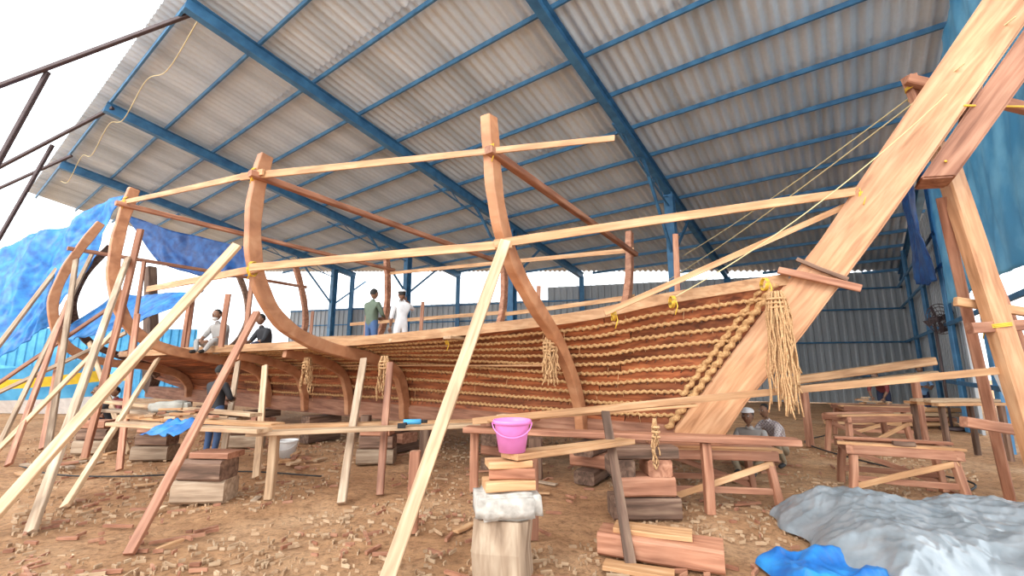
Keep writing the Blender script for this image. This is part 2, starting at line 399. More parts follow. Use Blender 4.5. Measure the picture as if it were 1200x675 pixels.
for a,b in (((-7.3,9.2,9.95),(-13.5,9.0,6.9)),((-10.7,9.2,8.3),(-11.6,9.2,5.4)),((-12.5,12.7,9.6),(-16.9,13,7.2)),((-16.5,15.5,9.4),(-20.5,15.8,7.6)),((-14.5,13,8.5),(-15.8,13,4.8))):
    beam('pole',a,b,.09,.09,M_steel,po,jit=0)
# ---------------------------------------------------------------- ground
m,nt,b=newmat('sandy_earth');N=nt.nodes;L=nt.links
tc=N.new('ShaderNodeTexCoord')
n1=N.new('ShaderNodeTexNoise');n1.inputs['Scale'].default_value=.7;n1.inputs['Detail'].default_value=8
n2=N.new('ShaderNodeTexNoise');n2.inputs['Scale'].default_value=16;n2.inputs['Detail'].default_value=9;n2.inputs['Roughness'].default_value=.8
n3=N.new('ShaderNodeTexNoise');n3.inputs['Scale'].default_value=3.5;n3.inputs['Detail'].default_value=5
for n in (n1,n2,n3):L.new(tc.outputs['Object'],n.inputs['Vector'])
r1=ramp(nt,[(.3,(.50,.25,.11)),(.5,(.64,.35,.17)),(.7,(.74,.46,.26))]);L.new(n1.outputs[0],r1.inputs[0])
r2=ramp(nt,[(.36,(.42,.36,.30)),(.52,(1,1,1))]);L.new(n2.outputs[0],r2.inputs[0])
mx=N.new('ShaderNodeMix');mx.data_type='RGBA';mx.blend_type='MULTIPLY';mx.inputs[0].default_value=.9
L.new(r1.outputs[0],mx.inputs[6]);L.new(r2.outputs[0],mx.inputs[7])
r3=ramp(nt,[(.35,(.72,.67,.62)),(.55,(1,1,1))]);L.new(n3.outputs[0],r3.inputs[0])
mx2=N.new('ShaderNodeMix');mx2.data_type='RGBA';mx2.blend_type='MULTIPLY';mx2.inputs[0].default_value=.7
L.new(mx.outputs[2],mx2.inputs[6]);L.new(r3.outputs[0],mx2.inputs[7]);L.new(mx2.outputs[2],b.inputs['Base Color'])
b.inputs['Roughness'].default_value=.95
ad=N.new('ShaderNodeMath');ad.operation='MULTIPLY_ADD';ad.inputs[1].default_value=3.0;L.new(n3.outputs[0],ad.inputs[0]);L.new(n2.outputs[0],ad.inputs[2])
bp=N.new('ShaderNodeBump');bp.inputs['Strength'].default_value=1.0;bp.inputs['Distance'].default_value=.05
L.new(ad.outputs[0],bp.inputs['Height']);L.new(bp.outputs[0],b.inputs['Normal'])
M_ground=m
vs=[];fs=[];nx=240;ny=180
def gx(i):
    t=i/nx*2-1;return 60*(abs(t)**2.2)*(1 if t>0 else -1)
def gy(j):
    t=j/ny;return -8+80*t**2
for j in range(ny+1):
    for i in range(nx+1):
        x,y=gx(i),gy(j);z=.035*noise.noise(V((x*1.1,y*1.1,0)))+.022*noise.noise(V((x*4,y*4,3)))-.025
        vs.append((x,y,z if abs(x)<25 and y<28 else -.02))
for j in range(ny):
    for i in range(nx):
        a=j*(nx+1)+i;fs.append((a,a+1,a+nx+2,a+nx+1))
obj('floor',vs,fs,M_ground,None,True)
def scatter(name,n,smin,smax,mat,xr=(-.95,.9),seed=1,zb=.0):
    random.seed(seed);vs=[];fs=[]
    for k in range(n):
        y=2.5+random.random()**1.4*8.5;x=random.uniform(*xr)*y*1.1
        if noise.noise(V((x*.7,y*.7,seed)))<-.12:continue
        if x>7.5:continue
        s=random.uniform(smin,smax);t=random.uniform(0,6.28);l=s*random.uniform(1,4)
        if random.random()<.06:l*=2.5
        dx,dy=math.cos(t),math.sin(t);z=zb+.002+random.random()*.008
        b0=len(vs);h1=.005+s*.2
        for (u,w,h) in ((-l,-s/2,-.02),(l,-s/2,-.02),(l,s/2,-.02),(-l,s/2,-.02),(-l,-s/2,.005),(l,-s/2,h1),(l,s/2,h1),(-l,s/2,.005)):
            vs.append((x+dx*u-dy*w,y+dy*u+dx*w,z+h))
        for q in ((0,3,2,1),(4,5,6,7),(0,1,5,4),(1,2,6,5),(2,3,7,6),(3,0,4,7)):fs.append(tuple(b0+i for i in q))
    return obj(name,vs,fs,mat)
scatter('wood_shavings',7000,.004,.014,M_pale,seed=1)
scatter('wood_chips',900,.01,.028,M_red,seed=2)
random.seed(12)
# ---------------------------------------------------------------- props (shores)
def prop(p1,p2,w=.12,h=.05,m=M_pale,name='timber_prop',roll=0):
    return beam(name,p1,p2,w,h,m,None,up=(.0,-1,.3),jit=.006,roll=roll)
prop((-.94,3.59,0),(-.07,4.78,2.98),.115,.05,M_pale)
prop((-5.12,4.58,0),(-3.66,5.72,3.20),.13,.05,M_pale)
prop((-3.32,4.19,0),(-3.50,6.05,2.34),.09,.05,M_red)
prop((-4.71,4.69,0),(-7.52,8.45,3.7),.11,.05,M_grey)
prop((-5.17,5.49,0),(-7.10,9.0,1.75),.10,.05,M_pale)
prop((-2.03,5.65,0),(-2.29,6.95,1.72),.10,.06,M_grey)
prop((-1.68,6.01,0),(-1.80,6.66,1.66),.09,.06,M_red)
prop((-3.75,6.89,0),(-4.55,8.3,1.62),.10,.05,M_pale)
prop((.96,3.91,0),(1.02,5.0,1.12),.09,.03,M_dark)
prop((-8.44,8.46,0),(-10.75,10.65,4.2),.12,.05,M_grey)
prop((-8.34,7.75,0),(-10.7,10.6,3.2),.11,.05,M_red)
prop((-7.31,8.87,0),(-10.6,11.2,2.2),.10,.05,M_pale)
prop((-7.6,8.3,0),(-7.4,8.5,4.3),.12,.06,M_red)
prop((-10.5,9.5,0),(-11.2,11.5,4.6),.10,.05,M_grey)
prop((-9.3,9.2,0),(-12.3,12.2,3.6),.10,.05,M_red)
prop((-6.2,7.4,0),(-7.3,8.6,2.6),.10,.05,M_red)
prop((-4.66,7.5,0),(-5.6,9.2,1.7),.10,.05,M_grey)
prop((-12.2,9.6,0),(-12.3,12.2,5.2),.12,.06,M_grey)
prop((-14,11,0),(-10.4,11.5,3.2),.10,.05,M_red)
prop((-9.0,8.0,0),(-8.1,9.3,2.6),.09,.05,M_pale)
prop((-13.2,9.8,0),(-9.2,10.6,2.4),.09,.05,M_grey)
def post(x,y,h,w=.11,m=M_red):beam('staging_post',(x,y,0),(x,y,h),w,w,m,None,up=(0,1,0))
post(.20,4.55,.76,.10);post(-.98,4.72,.76,.10,M_red);post(-3.0,5.85,.76,.1,M_pale);post(-.5,6.2,.75);post(2.2,5.28,.75,.1)
post(-1.4,7.5,.75,.16,M_dark);post(-2.6,8.2,.75,.16,M_dark);post(.35,6.9,.56,.2,M_dark)
for s in (-2.6,-4.2,-6.6,-9,-11.4,-13.8,-16.2):
    kb=empty('keel_block_stack')
    for i in range(3):
        z=.0+i*.185
        if i%2==0:beam('block_%d'%i,SP(CA-.4,s,z+.09),SP(CA+.4,s,z+.09),.3,.18,M_dark,kb)
        else:beam('block_%d'%i,SP(CA,s-.3,z+.09),SP(CA,s+.3,z+.09),.4,.18,M_red,kb)
def plank(name,p,q,w,h,m):return beam(name,p,q,w,h,m,None)
plank('staging_plank',(-.6,6.05,.80),(3.1,5.02,.80),.24,.07,M_red)
plank('staging_plank',(-3.25,5.70,.79),(-.45,6.35,.81),.22,.05,M_pale)
plank('staging_plank',(-3.3,6.2,.80),(.3,7.0,.80),.22,.05,M_bat)
plank('staging_plank',(-.02,3.72,.90),(1.2,4.85,.84),.20,.05,M_bat)
plank('staging_plank',(-5.7,6.6,.80),(-3.0,5.6,.84),.22,.05,M_pale)
plank('staging_plank',(-6.4,7.6,.80),(-3.2,6.3,.82),.22,.05,M_bat)
plank('staging_plank',(-7.6,8.6,.80),(-4.2,7.2,.80),.25,.05,M_grey)
plank('staging_plank',(-8.6,9.4,.92),(-3.9,7.0,.88),.20,.05,M_pale)
beam('long_batten',(-.5,5.85,.92),(5.9,4.86,1.62),.03,.08,M_bat,None)
beam('long_batten',(-.3,6.0,.9),(2.2,5.45,1.15),.12,.03,M_bat,None)
def offcuts(name,c,n,spread,zz,m,seed):
    random.seed(seed);g=empty(name)
    for i in range(n):
        a=random.uniform(0,3.14);l=random.uniform(.12,.32);x=c[0]+random.uniform(-spread,spread);y=c[1]+random.uniform(-spread,spread)
        z=zz+.02+.035*(i%4)
        beam('piece_%d'%i,(x-math.cos(a)*l/2,y-math.sin(a)*l/2,z),(x+math.cos(a)*l/2,y+math.sin(a)*l/2,z),.09,.03,m[i%len(m)],g)
offcuts('wood_offcuts_pile',(0.0,5.9),14,.28,.84,[M_bat,M_pale,M_red],3)
offcuts('wood_offcuts_pile',(-4.8,6.9),16,.5,.83,[M_bat,M_pale,M_red],4)
offcuts('wood_offcuts_pile',(8.4,10.6),10,.3,.76,[M_bat,M_pale],5)
offcuts('wood_offcuts_pile',(-3.6,7.6),14,.5,0.0,[M_bat,M_pale,M_red],8)
offcuts('wood_offcuts_pile',(-7.0,7.6),14,.6,0.0,[M_bat,M_grey,M_red],9)
random.seed(31)
sc_=empty('scattered_offcuts')
for k in range(34):
    y=random.uniform(4.2,9.5);x=random.uniform(-.9,.55)*y
    if 1.9<x<7 and y<5.6:continue
    a=random.uniform(0,3.14);l=random.uniform(.08,.30)
    beam('offcut_%d'%k,(x,y,.012),(x+math.cos(a)*l,y+math.sin(a)*l,.016),random.uniform(.03,.08),.022,random.choice([M_bat,M_pale,M_red,M_grey]),sc_)
dr=empty('power_drill')
cord('body',[(-1.42,6.02,.89),(-1.20,6.07,.89)],.035,M_hutb,dr,10);cord('chuck',[(-1.20,6.07,.89),(-1.12,6.09,.89)],.02,M_black,dr,10);beam('grip',(-1.38,6.03,.875),(-1.42,5.90,.86),.04,.04,M_black,dr,jit=0);beam('battery',(-1.46,5.88,.86),(-1.36,5.90,.86),.07,.06,M_black,dr,jit=0)
stk=empty('block_stack_support')
beam('log_post',(-.06,3.78,0),(-.06,3.78,.45),.42,.36,M_grey,stk,up=(.2,1,0),jit=.012)
def blob(name,c,size,mat,parent,seed=1,rz=0,amp=.03):
    bm=bmesh.new();bmesh.ops.create_cube(bm,size=1);bmesh.ops.bevel(bm,geom=list(bm.edges),offset=.13,segments=2,affect='EDGES')
    bmesh.ops.subdivide_edges(bm,edges=list(bm.edges),cuts=2,use_grid_fill=True)
    for v in bm.verts:
        v.co=V((v.co.x*size[0],v.co.y*size[1],v.co.z*size[2]));v.co+=v.co.normalized()*amp*noise.noise(v.co*7+V((seed,0,0)))
    me=bpy.data.meshes.new(name);bm.to_mesh(me);bm.free();me.materials.append(mat)
    for p in me.polygons:p.use_smooth=True
    o=bpy.data.objects.new(name,me);o.location=c;o.rotation_euler=(0,0,rz);return link(o,parent)
blob('concrete_chunk',(-.04,3.76,.55),(.50,.40,.19),M_conc,stk,2,.15)
blob('cement_sack',(-5.9,7.9,.93),(.55,.35,.16),M_sack,None,5,.4,.06)
beam('wood_block_a',(-.22,3.70,.69),(.16,3.78,.69),.24,.07,M_bat,stk)
beam('wood_block_b',(-.18,3.80,.77),(.18,3.80,.77),.26,.08,M_red,stk)
beam('wood_block_c',(-.20,3.74,.84),(.14,3.82,.84),.22,.05,M_bat,stk)
def bucket(name,c,r,h,mat):
    e=empty(name);vs=[];fs=[];n=28
    prof=[(r*.72,0),(r*.95,h*.85),(r*.96,h*.87),(r*1.06,h*.88),(r*1.06,h*.97),(r*1.03,h),(r*.97,h),(r*.93,h*.9),(r*.69,.012)]
    for (rr,z) in prof:
        for i in range(n):
            a=6.2832*i/n;vs.append((c[0]+rr*math.cos(a),c[1]+rr*math.sin(a),c[2]+z))
    for k in range(len(prof)-1):
        for i in range(n):
            a=k*n+i;b_=k*n+(i+1)%n;fs.append((a,b_,b_+n,a+n))
    fs.append(tuple(range(n-1,-1,-1)));fs.append(tuple((len(prof)-1)*n+i for i in range(n)))
    obj('pail',vs,fs,mat,e,True)
    pts=[V((c[0]+r*1.07*math.cos(t),0,c[2]+h*.93-.42*h*math.sin(t))) for t in [math.pi*i/16 for i in range(17)]]
    pts=[V((p.x,c[1]-math.sqrt(max(0,(r*1.1)**2-(p.x-c[0])**2)),p.z)) for p in pts]
    v,f=tube(pts,.005,5);obj('handle',v,f,mat,e,True)
    return e
bucket('plastic_bucket',(0.0,3.78,.925),.15,.25,M_pink)
bucket('paint_bucket',(-4.05,8.4,0),.17,.30,M_white)
st2=empty('timber_block_stack')
beam('b0',(1.08,5.2,.11),(1.80,5.2,.11),.35,.22,M_dark,st2);beam('b1',(1.15,5.18,.33),(1.75,5.2,.33),.32,.20,M_red,st2)
beam('b2',(1.2,5.05,.52),(1.2,5.4,.52),.26,.18,M_dark,st2);beam('b3',(1.6,5.05,.52),(1.6,5.4,.52),.26,.18,M_red,st2)
beam('b4',(1.1,5.15,.68),(1.8,5.15,.68),.25,.12,M_dark,st2)
st3=empty('ground_timber_baulk')
beam('baulk',(.80,4.32,.09),(1.72,3.92,.09),.32,.18,M_red,st3);beam('board',(.92,4.28,.20),(1.52,4.05,.20),.22,.04,M_bat,st3)
beam('loose_plank',(.75,3.95,.02),(1.25,3.75,.02),.16,.035,M_bat,None)
st4=empty('wood_block_pile')
beam('w0',(-4.05,5.75,.13),(-3.45,5.8,.13),.35,.26,M_grey,st4);beam('w1',(-3.98,5.75,.38),(-3.45,5.72,.38),.34,.23,M_dark,st4);beam('w2',(-3.9,5.8,.54),(-3.4,5.75,.54),.3,.07,M_red,st4)
for (x,y) in ((-7.9,8.8),(-6.3,8.2),(-2.3,7.9),(-5.4,9.4),(-9.2,10.2)):
    g=empty('wood_block_pile');beam('k0',(x-.3,y,.12),(x+.3,y+.05,.12),.35,.24,M_grey,g);beam('k1',(x-.25,y,.35),(x+.3,y,.35),.3,.2,M_dark,g);beam('k2',(x-.25,y+.02,.53),(x+.25,y,.53),.3,.14,M_red,g)
def table(name,c,lx,ly,h,rz,m=M_red,slab=1):
    e=empty(name);R=Matrix.Rotation(rz,4,'Z')
    def P(x,y,z):v=R@V((x,y,z));return (v.x+c[0],v.y+c[1],v.z)
    for sx in (-1,1):
        for sy in (-1,1):
            beam('leg',P(sx*(lx/2-.02),sy*(ly/2-.02),0),P(sx*(lx/2-.09),sy*(ly/2-.08),h-.05),.08,.08,m,e,up=(0,1,0))
    for sy in (-1,1):
        beam('apron',P(-lx/2,sy*(ly/2-.03),h-.07),P(lx/2,sy*(ly/2-.03),h-.07),.06,.11,m,e)
        beam('rail',P(-lx/2+.05,sy*(ly/2-.05),.2),P(lx/2-.05,sy*(ly/2-.05),.2),.04,.07,m,e)
    for sx in (-1,1):
        beam('end_rail',P(sx*(lx/2-.04),-ly/2,h-.06),P(sx*(lx/2-.04),ly/2,h-.06),.07,.1,m,e)
    beam('cross_brace',P(-lx/2+.06,-ly/2+.04,.1),P(lx/2-.06,-ly/2+.04,h-.15),.03,.07,M_bat,e)
    beam('cross_brace_b',P(lx/2-.06,ly/2-.04,.1),P(-lx/2+.06,ly/2-.04,h-.15),.03,.07,m,e)
    if slab==1:
        n=max(2,int(ly/.2))
        for i in range(n):
            y=-ly/2+(i+.5)*ly/n;beam('top_%d'%i,P(-lx/2-.05,y,h-.02),P(lx/2+.05,y,h-.02),ly/n-.012,.035,m if i%3 else M_bat,e)
    else:
        beam('top_slat_a',P(-lx/2-.08,-ly*.36,h),P(lx/2+.05,-ly*.33,h),.12,.035,M_bat,e);beam('top_slat_b',P(-lx/2-.02,ly*.30,h),P(lx/2+.1,ly*.34,h),.10,.035,m,e)
    return e
table('workbench',(2.45,5.80),1.3,.8,.66,-.12)
table('sawhorse_table',(5.0,6.1),1.15,.75,.62,-.45,slab=0)
table('workbench',(8.4,10.6),1.5,.8,.74,-.3)
table('sawhorse_table',(6.7,8.7),1.3,.6,.72,.1,slab=0)
beam('carpenters_plane_block',(4.80,5.85,.655),(5.0,5.76,.655),.06,.05,M_dark)
tb=empty('timber_baulk_trestle')
beam('baulk_a',(5.5,9.4,1.28),(8.7,9.3,1.72),.20,.16,M_bat,tb);beam('baulk_b',(5.8,9.6,1.12),(8.9,9.5,1.45),.20,.14,M_pale,tb)
beam('leg_a',(6.1,9.5,0),(6.1,9.5,1.1),.12,.12,M_red,tb,up=(0,1,0));beam('leg_b',(8.4,9.45,0),(8.4,9.45,1.34),.12,.12,M_red,tb,up=(0,1,0))
sb=empty('stacked_boards')
for k in range(8):
    beam('board_%d'%k,(8.6+k*.07,12.6+.12*(k%2),.1+.12*(k//2)),(11.7+k*.05,12.3+.1*(k%2),.1+.12*(k//2)),.24,.1,[M_bat,M_pale,M_red][k%3],sb)
rk=empty('board_rack')
for k in range(5):
    beam('board_%d'%k,(7.4,8.0+.14*k,.95+.05*(k%2)),(8.75,8.1+.14*k,.95+.05*(k%2)),.13,.05,[M_bat,M_pale][k%2],rk)
for x in (7.55,8.6):
    for y in (8.05,8.6):beam('leg',(x,y,0),(x,y,.93),.08,.08,M_dark,rk,up=(0,1,0))
su=empty('stem_support_frame')
beam('main_post',(5.55,4.86,0),(5.20,5.0,4.25),.16,.22,M_stem,su,up=(1,0,0),jit=.008)
beam('second_post',(6.5,5.4,0),(5.06,5.1,5.25),.12,.14,M_red,su,up=(1,0,0))
beam('upper_spreader',(4.95,5.02,5.15),(6.3,4.75,4.5),.10,.12,M_red,su)
beam('mid_rail',(5.05,4.9,2.02),(6.2,4.9,2.10),.08,.12,M_red,su)
beam('mid_rail_2',(5.15,5.1,2.35),(6.2,5.0,2.15),.06,.10,M_bat,su)
beam('low_rail',(5.2,5.3,.98),(6.3,5.3,.80),.10,.12,M_red,su)
beam('strut',(6.1,5.8,0),(5.15,5.05,3.6),.10,.10,M_red,su)
beam('strut_top',(5.0,4.6,4.0),(5.9,4.9,5.6),.10,.12,M_red,su)
la=empty('aluminium_ladder')
M_al=plain('aluminium',(.75,.77,.78),.35,.6)
for dx in (0,.28):beam('rail',(8.25+dx,7.3,0),(8.1+dx,7.6,1.6),.03,.06,M_al,la,jit=0)
for k in range(5):
    t=(k+.6)/5.5;beam('rung_%d'%k,(8.25-.15*t,7.3+.3*t,1.6*t),(8.53-.15*t,7.3+.3*t,1.6*t),.03,.03,M_al,la,jit=0)
fan=empty('industrial_fan')
fc=V((11.35,11.8,2.85))
for rr in (.12,.22,.32,.40):
    cord('guard_ring',[fc+V((math.cos(t)*rr,-.1,math.sin(t)*rr)) for t in [i*6.2832/24 for i in range(25)]],.010,M_steel,fan)
for k in range(16):
    t=k*6.2832/16;cord('guard_spoke',[fc+V((0,-.16,0)),fc+V((math.cos(t)*.4,-.1,math.sin(t)*.4))],.006,M_steel,fan)
for k in range(4):
    t=k*1.5708+.4;a=V((math.cos(t),0,math.sin(t)));b_=V((-math.sin(t),0,math.cos(t)))
    obj('blade',[fc+a*.05-b_*.03,fc+a*.36-b_*.10+V((0,.04,0)),fc+a*.36+b_*.08-V((0,.04,0)),fc+a*.05+b_*.03],[(0,1,2,3)],M_steel,fan)
cord('motor',[fc+V((0,-.05,0)),fc+V((0,.2,0))],.08,M_steel,fan,12);cord('stand',[fc+V((0,.1,0)),fc+V((0,.1,-2.85))],.03,M_steel,fan);cord('base',[fc+V((0,.1,-2.85)),fc+V((0,.1,-2.78))],.25,M_steel,fan,14)
# ---------------------------------------------------------------- cloths
def vor(p):return noise.voronoi(p)[0][0]
def crumple(x,y,k,seed=0):
    w=noise.noise(V((x*k*.6,y*k*.6,seed+3)))*.5
    return vor(V((x*k+w,y*k*.8-w,seed)))
def cloth(name,c4,nu,nv,amp,mat,freq=2,sag=0,parent=None,seed=0,cr=.25):
    A,B,C,D=[V(p) for p in c4];n=(B-A).cross(D-A).normalized();vs=[];fs=[];lu=(B-A).length;lv=(D-A).length
    for j in range(nv+1):
        for i in range(nu+1):
            u,v=i/nu,j/nv;p=A.lerp(B,u).lerp(D.lerp(C,u),v)
            w=noise.noise(V((u*freq*4+seed,v*freq*1.0,seed)))+.35*noise.noise(V((u*freq*11+v*2+seed,v*freq*2,seed+4)))
            w+=cr*1.6*(crumple(u*lu+v*.8,v*lv*.5,1.1,seed)-.4)+cr*.6*(crumple(u*lu,v*lv,3,seed+5)-.4)
            p=p+n*amp*w+V((0,0,-sag*math.sin(math.pi*u)*(.4+v)))+V((0,0,amp*.5*noise.noise(V((u*4+seed,v*2,9)))))
            vs.append(p)
    for j in range(nv):
        for i in range(nu):
            a=j*(nu+1)+i;fs.append((a,a+1,a+nu+2,a+nu+1))
    o=obj(name,vs,fs,mat,parent,True);md=o.modifiers.new('th','SOLIDIFY');md.thickness=.006;return o
cloth('blue_tarpaulin',[(-10.9,11.9,6.35),(-15.9,12.4,4.3),(-14.2,11.3,1.0),(-12.0,11.5,2.7)],90,60,.24,M_tb,1.1,.15,seed=1,cr=.7)
cloth('draped_blue_tarpaulin',[(-11.5,12.6,3.7),(-8.4,12.0,3.7),(-9.2,11.3,2.9),(-11.9,11.6,2.35)],70,40,.13,M_tb,1.3,.12,seed=5,cr=.5)
cloth('hanging_dark_tarpaulin',[(-17.3,19,8.3),(-11.4,18.6,6.7),(-11.0,18.6,5.5),(-15.6,19,6.2)],50,20,.25,M_tdb,1.2,.3,seed=3)
cloth('wall_dark_tarpaulin',[(11.3,12.1,7.3),(10.1,10.6,7.6),(10.4,10.8,3.7),(12.0,13.0,4.2)],50,60,.2,M_tdb,1.3,.1,seed=8)
a=RW(15.0);b_=RW(7.6)
cloth('pale_blue_sheet',[(a[0]-.3,a[1]+.1,7.2),(b_[0]-.3,b_[1]+.1,8.4),(b_[0]-.3,b_[1]+.1,3.0),(a[0]-.3,a[1]+.1,3.1)],80,60,.07,M_tl,3,.0,seed=11,cr=.6)
vs=[];fs=[];nx_,ny_=340,200
for j in range(ny_+1):
    for i in range(nx_+1):
        u,v=i/nx_,j/ny_
        x=2.35+u*3.9+.25*noise.noise(V((v*4,1,0)))+.45*v;y=3.15+v*2.05+.2*noise.noise(V((u*6,2,0)))+.15*math.sin(u*6)
        e=min(u/.12,(1-u)/.12,v/.18,(1-v)/.16,1);e=max(0,e)**.55
        h=.15+.12*noise.noise(V((x*.8,y*1.0,5)))
        h+=.10*crumple(x+y*.4,y-x*.2,1.1,1)+.10*crumple(x-y*.3,y*1.5,2.6,4)+.055*crumple(x+y*.6,y*1.4,5.5,9)+.022*crumple(x-y*.5,y,12,14)
        vs.append((x,y,.012+max(0,h)*e))
for j in range(ny_):
    for i in range(nx_):
        a=j*(nx_+1)+i;fs.append((a,a+1,a+nx_+2,a+nx_+1))
obj('silver_tarpaulin_heap',vs,fs,M_ts,None,True)
vs=[];fs=[]
for j in range(61):
    for i in range(91):
        u,v=i/90,j/60;x=2.0+u*1.0;y=3.35+v*.65+.08*math.sin(u*9)
        e=max(0,min(u/.15,(1-u)/.15,v/.2,(1-v)/.2,1))**.6
        vs.append((x,y,.01+e*(.06+.07*noise.noise(V((x*4,y*4,1)))+.12*crumple(x,y,4,2)+.05*crumple(x,y,9,6))))
for j in range(60):
    for i in range(90):
        a=j*91+i;fs.append((a,a+1,a+92,a+91))
obj('folded_blue_tarpaulin',vs,fs,M_tb,None,True)
cloth('blue_cloth',[(-4.6,6.2,.92),(-4.0,6.0,.92),(-4.15,5.7,.78),(-4.75,5.9,.75)],14,10,.06,M_tb,2,0,seed=21)
# ---------------------------------------------------------------- ropes
def tassel(name,p,length,rad,n,mat,parent,seed):
    random.seed(seed);parts=[];p=V(p)
    for k in range(n):
        a=random.uniform(0,6.28);rr=rad*math.sqrt(random.random());dx,dy=math.cos(a)*rr,math.sin(a)*rr
        L=length*random.uniform(.6,1);pts=[p+V((dx*.7,dy*.7,.05))]
        m_=7
        for i in range(1,m_+1):
            t=i/m_;pts.append(p+V((dx*(1+.5*t)+random.uniform(-.02,.02),dy*(1+.5*t)+random.uniform(-.02,.02),-L*t)))
        parts.append(tube(catmull(pts,3),.009,5))
    for k in range(3):
        pts=[p+V((math.cos(t)*rad*.9,math.sin(t)*rad*.9,-.05*k-.04)) for t in [i*.5236 for i in range(13)]];parts.append(tube(pts,.014,5))
    v,f=merge(parts);return obj(name,v,f,mat,parent,True)
tassel('coir_tassel_bow',(3.02,5.02,2.40),1.35,.11,54,M_hang,ship,1)
tassel('coir_tassel_0',(.50,6.02,1.95),.62,.09,30,M_hang,ship,2)
tassel('coir_tassel_1',(-2.0,7.05,1.72),.65,.08,18,M_hang,ship,3)
tassel('coir_tassel_2',(-3.7,8.15,1.72),.6,.09,18,M_hang,ship,4)
tassel('coir_tassel_3',(1.55,4.98,1.0),.5,.04,7,M_hang,ship,5)
def lash(p,r,name='yellow_lashing',ax=None,mat=None,turns=3):
    p=V(p);ax=V(ax or (1,0,0)).normalized();u=ax.cross(V((0,0,1)));u=u.normalized() if u.length>.1 else V((0,1,0));w=ax.cross(u)
    pts=[p+ax*(.015*t/6.28-.02)+u*math.cos(t)*r+w*math.sin(t)*r for t in [i*.5236 for i in range(12*turns+1)]]
    pts+= [pts[-1]+V((.01,-.01,-.06)),pts[-1]+V((-.02,0,-.16))]
    v,f=tube(pts,.007,5);return obj(name,v,f,mat or M_yel,ship,True)
for p_,r_ in (((-.23,4.68,4.0),.09),((-3.68,5.97,4.3),.10),((-7.6,8.35,4.8),.11),((-.10,4.94,2.95),.09),((-3.5,5.85,2.9),.10),((4.05,4.95,3.6),.08),((1.9,5.22,2.36),.07),((1.25,5.45,2.22),.06),((-1.0,6.9,2.0),.06),((2.95,5.1,2.55),.07)):lash(p_,r_)
for p_,r_ in (((5.37,4.93,2.05),.13),((5.22,4.98,3.95),.13),((5.10,5.08,5.08),.10)):lash(p_,r_,ax=(-.1,0,1))
tau=[i/30 for i in range(31)]
def line(name,p,q,sag,r=.009,mat=None):
    p,q=V(p),V(q);cord(name,[p.lerp(q,t)-V((0,0,sag*4*t*(1-t))) for t in tau],r,mat or M_thin,ship)
line('stay_line_0',(5.23,4.04,5.18),(4.75,12,4.64),.12);line('stay_line_1',(4.86,4.27,4.81),(4.23,12,3.91),.1)
line('stay_line_2',(4.7,4.35,4.5),(1.9,5.22,2.40),.15,.007)
line('bow_line',(4.75,4.25,4.3),(6.3,4.6,4.5),.0,.012,M_yel)
line('bow_line_2',(5.2,4.9,3.95),(4.6,4.4,3.75),.0,.012,M_yel)
gp=[]
for k in range(9):
    r=11+k*1.9;gp.append(RP(2.9,r,-.3-.5*(k%2)))
cord('eave_cord_garland',catmull(gp,6),.012,M_thin)
cord('power_cable',catmull([(5.6,5.9,.02),(6.4,6.6,.02),(6.0,7.8,.02),(6.2,9.8,.02),(7.4,10.9,.02)],8),.014,M_black)
cord('power_cable',catmull([(-8,7.6,.02),(-6.8,7.0,.02),(-5.6,6.9,.02),(-4.2,7.2,.02),(-2.8,6.9,.02)],8),.012,M_black)
# ---------------------------------------------------------------- background left
corr('shed_hut_wall',(-34,22),(-17,24),0,3.6,M_hutb,.4,.05)
def fboat(name,o,L,B,H,rz):
    e=empty(name);R=Matrix.Rotation(rz,4,'Z');n=16
    lev=[0,.3,.55,.75,1];mats=[M_white,M_hutb,M_yb,M_hutb];P=[]
    for k,t in enumerate(lev):
        row=[]
        for side in (-1,1):
            seq=[]
            for i in range(n+1):
                u=i/n;w=B/2*(math.sin(math.pi*(.04+.92*u))**.5)*(.45+.55*t**.6);z=H*t*(1+.35*(2*u-1)**2)
                seq.append(V(((u-.5)*L*(.85+.15*t),side*w,z+.02)))
            row.append(seq)
        P.append(row)
    for k in range(4):
        vs=[];fs=[]
        for side in (0,1):
            b0=len(vs)
            for i in range(n+1):
                for q in (P[k][side][i],P[k+1][side][i]):
                    w=R@q;vs.append((w.x+o[0],w.y+o[1],w.z))
            for i in range(n):fs.append((b0+i*2,b0+i*2+2,b0+i*2+3,b0+i*2+1))
        obj('hull_band_%d'%k,vs,fs,mats[k],e,True)
    return e
fboat('fishing_boat',(-18,16.5),9,2.4,1.5,-.15)
# ---------------------------------------------------------------- people
skinm=noisy('skin_tone',[(.3,(.20,.10,.06)),(.7,(.28,.145,.085))],scale=20,rough=.55,bump=.03)
hairm=plain('black_hair',(.015,.012,.01));eyem=plain('eye_white',(.75,.73,.7),.3);lipm=plain('lips',(.22,.07,.06));beardm=plain('white_beard',(.7,.68,.66))
def skin_mesh(verts,edges,radii,levels=2):
    me=bpy.data.meshes.new('tmp');me.from_pydata([tuple(v) for v in verts],edges,[]);o=bpy.data.objects.new('tmp',me);COL.objects.link(o)
    md=o.modifiers.new('s','SKIN');md.use_smooth_shade=True
    for i,r in enumerate(radii):
        sv=me.skin_vertices[0].data[i];sv.radius=(r,r) if not isinstance(r,tuple) else r;sv.use_root=(i==0)
    sb=o.modifiers.new('u','SUBSURF');sb.levels=levels;sb.render_levels=levels
    dg=bpy.context.evaluated_depsgraph_get();dg.update();ev=o.evaluated_get(dg);m2=ev.to_mesh()
    vs=[v.co.copy() for v in m2.vertices];fs=[tuple(p.vertices) for p in m2.polygons];ev.to_mesh_clear()
    bpy.data.objects.remove(o);return vs,fs
